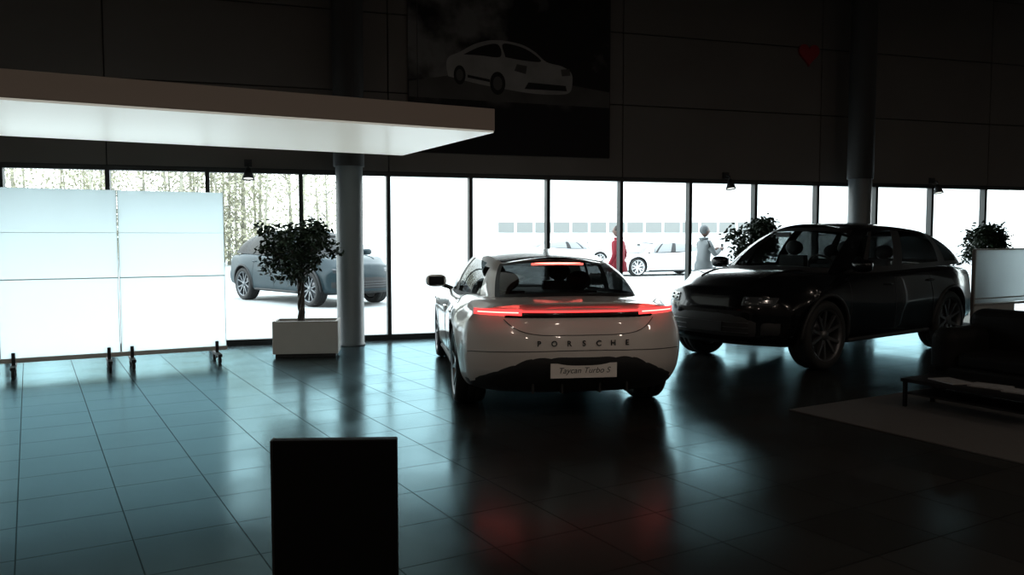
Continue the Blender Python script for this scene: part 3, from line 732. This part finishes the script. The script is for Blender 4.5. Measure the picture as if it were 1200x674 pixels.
# ------------------------------------------------------------------ people outside
def person(name, ctr, bearing, coat, phone):
    x, y = G(*ctr); e = empty(name, (x, y, -.02), ANG(bearing)-math.pi/2)
    J = [(0, 0, .96, .15), (0, -.01, 1.14, .145), (0, -.01, 1.32, .155), (0, 0, 1.45, .075), (0, .01, 1.53, .055)]
    E = [(0, 1), (1, 2), (2, 3), (3, 4)]
    hands = []
    for sx in (-1, 1):
        if phone: el, wr = (sx*.25, .10, 1.16), (sx*.10, .33, 1.26)
        else: el, wr = (sx*.27, -.04, 1.14), (sx*.27, .10, .90)
        i = len(J); J += [(sx*.17, 0, 1.40, .085), (*el, .062), (*wr, .042)]; E += [(2, i), (i, i+1), (i+1, i+2)]; hands.append((sx, el, wr))
        i = len(J); st = .10*sx if not phone else .02
        J += [(sx*.09, 0, .88, .11), (sx*.10, .03+st*.6, .50, .075), (sx*.10, -.02+st, .10, .052), (sx*.11, .14+st, .045, .042)]; E += [(0, i), (i, i+1), (i+1, i+2), (i+2, i+3)]
    me = bpy.data.meshes.new('fig'); me.from_pydata([j[:3] for j in J], E, []); ob = bpy.data.objects.new('fig', me); scene.collection.objects.link(ob)
    sk = ob.modifiers.new('skin', 'SKIN'); sd = me.skin_vertices[0].data
    for i, j in enumerate(J): sd[i].radius = (j[3], j[3]*.85)
    sd[0].use_root = True
    ob.modifiers.new('s', 'SUBSURF').levels = 2
    bpy.context.view_layer.update(); dg = bpy.context.evaluated_depsgraph_get(); m2 = bpy.data.meshes.new_from_object(ob.evaluated_get(dg)); bpy.data.objects.remove(ob)
    m2.materials.clear()
    for mt in (coat, M_trouser, M_skin, M_dark): m2.materials.append(mt)
    for p in m2.polygons:
        z = p.center.z; p.use_smooth = True
        p.material_index = 3 if z < .10 else (1 if z < .82 else (0 if z < 1.49 else 2))
    bo = bpy.data.objects.new('body', m2); scene.collection.objects.link(bo); bo.parent = e
    m = MB()
    def hd(p):
        q = Vector(p)
        if q.z < 0: q.x *= 1-.25*(-q.z); q.y *= 1-.12*(-q.z)
        return q
    m.ell((0, .02, 1.64), (.078, .098, .118), M_skin, 20, 16, fn=hd)
    m.ell((0, .118, 1.63), (.014, .02, .022), M_skin, 8, 6); m.ell((0, .108, 1.585), (.026, .01, .008), M_redcoat, 8, 6)
    for sx in (-1, 1): m.ell((sx*.078, .01, 1.635), (.012, .02, .03), M_skin, 8, 6); m.ell((sx*.03, .108, 1.65), (.012, .008, .007), M_dark, 8, 6)
    m.obj('head', e)
    m = MB()
    m.ell((0, -.005, 1.67), (.09, .10, .105), M_hair if not phone else coat, 20, 14, fn=lambda p: Vector((p.x, min(p.y, .62) if p.z < .45 else p.y, max(p.z, -.75))))
    m.lathe([(.085, 0), (.10, .03), (.095, .06), (.075, .05)], (0, -.01, 1.455), 'Z', coat, 20)
    m.lathe([(.19, -.02), (.20, .0), (.185, .1), (.17, .2)], (0, 0, .82), 'Z', coat, 24)
    m.obj('hair_and_collar', e)
    m = MB()
    for sx, el, wr in hands:
        d = (Vector(wr)-Vector(el)).normalized(); up = Vector((0, 0, 1)) if phone else Vector((0, 1, 0)); sd_ = d.cross(up).normalized(); nn = sd_.cross(d)
        pc_ = Vector(wr)+d*.06
        m.tube([Vector(wr), Vector(wr)+d*.04, Vector(wr)+d*.09], [.026, .036, .030], M_skin, 10)
        for k in range(4):
            o_ = sd_*(-.027+.018*k); ln = (.065, .075, .07, .055)[k]
            m.tube([pc_+d*.03+o_, pc_+d*(.03+ln*.5)+o_-nn*.004, pc_+d*(.03+ln*.9)+o_-nn*.02], [.0095, .009, .007], M_skin, 7)
        m.tube([Vector(wr)+d*.03+sd_*.03, Vector(wr)+d*.06+sd_*.052, Vector(wr)+d*.09+sd_*.055], [.011, .010, .008], M_skin, 7)
    if phone: m.box((0, .44, 1.31), (.075, .012, .15), M_dark)
    m.obj('hands', e)
person('pedestrian', (2.2, 17.0), 150, M_redcoat, False)
person('pedestrian', (3.98, 17.0), 20, M_whitecoat, True)

# ------------------------------------------------------------------ outside
gm = MB(); gm.add([(-120, YW+.26, -.02), (120, YW+.26, -.02), (120, 160, -.02), (-120, 160, -.02)], [(0, 1, 2, 3)], M_snow, False); gm.obj('forecourt_ground')
x, y = G(7, 62); e = empty('office_building', (x, y, -.02), ANG(0)); m = MB()
m.box((6, 0, 3.2), (44, 8, 6.4), M_build)
for k in range(15):
    m.box((-7.4+k*1.3, -4.02, 2.2), (1.12, .06, .72), M_buildwin)
m.box((6, -4.1, 6.45), (44.4, .4, .2), M_build)
m.obj('facade', e)
m = MB(); R_ = random.Random(2); V = []; F = []
for k in range(46):
    X = R_.uniform(-34, -10.5); D = R_.uniform(38, 50); x, y = G(X, D); hgt = R_.uniform(6, 11); lean = R_.uniform(-.4, .4)
    m.tube([(x, y, -.02), (x+lean*.4, y, hgt*.5), (x+lean, y, hgt)], [.11, .07, .02], M_birch, 6)
    for _ in range(14):
        z = R_.uniform(.8, hgt*.95); a = R_.uniform(0, 6.28); l = R_.uniform(.7, 1.8)
        m.tube([(x+lean*z/hgt, y, z), (x+lean*z/hgt+l*math.cos(a), y+l*math.sin(a), z+l*R_.uniform(.3, .9))], [.03, .008], M_birch, 4)
    for _ in range(700):
        z = R_.uniform(.3, hgt); p = Vector((x+R_.gauss(0, 1.0), y+R_.gauss(0, 1.0), z)); s = R_.uniform(.05, .13)
        d = Vector((R_.gauss(0, 1), R_.gauss(0, 1), R_.gauss(0, 1))).normalized(); q = d.orthogonal().normalized(); o = len(V)
        V.extend([p-d*s, p+q*s*.6, p+d*s, p-q*s*.6]); F.append((o, o+1, o+2, o+3))
m.add(V, F, M_birchleaf, False); m.obj('birch_grove', recalc=False)

# ------------------------------------------------------------------ light
wd = bpy.data.worlds.new('sky'); scene.world = wd; wd.use_nodes = True
bg = wd.node_tree.nodes['Background']; N = wd.node_tree.nodes; L = wd.node_tree.links
tc = N.new('ShaderNodeTexCoord'); sp = N.new('ShaderNodeSeparateXYZ'); L.new(tc.outputs['Generated'], sp.inputs[0])
rp = N.new('ShaderNodeValToRGB'); rp.color_ramp.elements[0].position = 0.0; rp.color_ramp.elements[0].color = (.93, 1, 1, 1); rp.color_ramp.elements[1].position = .8; rp.color_ramp.elements[1].color = (.80, .91, 1, 1)
L.new(sp.outputs['Z'], rp.inputs[0]); L.new(rp.outputs[0], bg.inputs[0]); bg.inputs[1].default_value = 5.5
la = bpy.data.lights.new('window_portal', 'AREA'); la.shape = 'RECTANGLE'; la.size = XR-XL; la.size_y = 2.4; la.cycles.is_portal = True
lo = bpy.data.objects.new('window_portal', la); scene.collection.objects.link(lo); lo.location = ((XL+XR)/2, YW+.2, 1.2); lo.rotation_euler = (-math.pi/2, 0, 0)
# warm fill lamps, added out of view to brighten the interior
M_lampglow = pmat('fill_lamp_diffuser', (.8, .8, .75), .5, emis=(1, .86, .72), estr=2)
for i, lx in enumerate((-5, 1.5, 8, 14.5)):
    for j, ly in enumerate((-4.5, 0.5)):
        e = empty('fill_lamp', (lx, ly, ZC-.02)); m = MB()
        m.tube([(0, 0, 0), (0, 0, -.3)], .01, M_dark, 6)
        m.lathe([(.001, -.28), (.10, -.30), (.34, -.46), (.36, -.48), (.33, -.47), (.08, -.33)], (0, 0, 0), 'Z', M_dark, 24)
        m.lathe([(.001, -.45), (.32, -.46)], (0, 0, 0), 'Z', M_lampglow, 24)
        m.obj('shade', e)
        l_ = bpy.data.lights.new('fill_light', 'AREA'); l_.shape = 'DISK'; l_.size = .6; l_.energy = 42; l_.color = (1, .82, .68)
        o = bpy.data.objects.new('fill_light', l_); scene.collection.objects.link(o); o.parent = e; o.location = (0, 0, -.5)

cam = bpy.data.cameras.new('camera'); cam.lens = 28.8; cam.sensor_width = 36; cam.clip_end = 400
co = bpy.data.objects.new('camera', cam); scene.collection.objects.link(co)
co.location = (0, 0, 1.5); co.rotation_euler = (math.radians(90-3.52), 0, math.radians(-17.5)); scene.camera = co
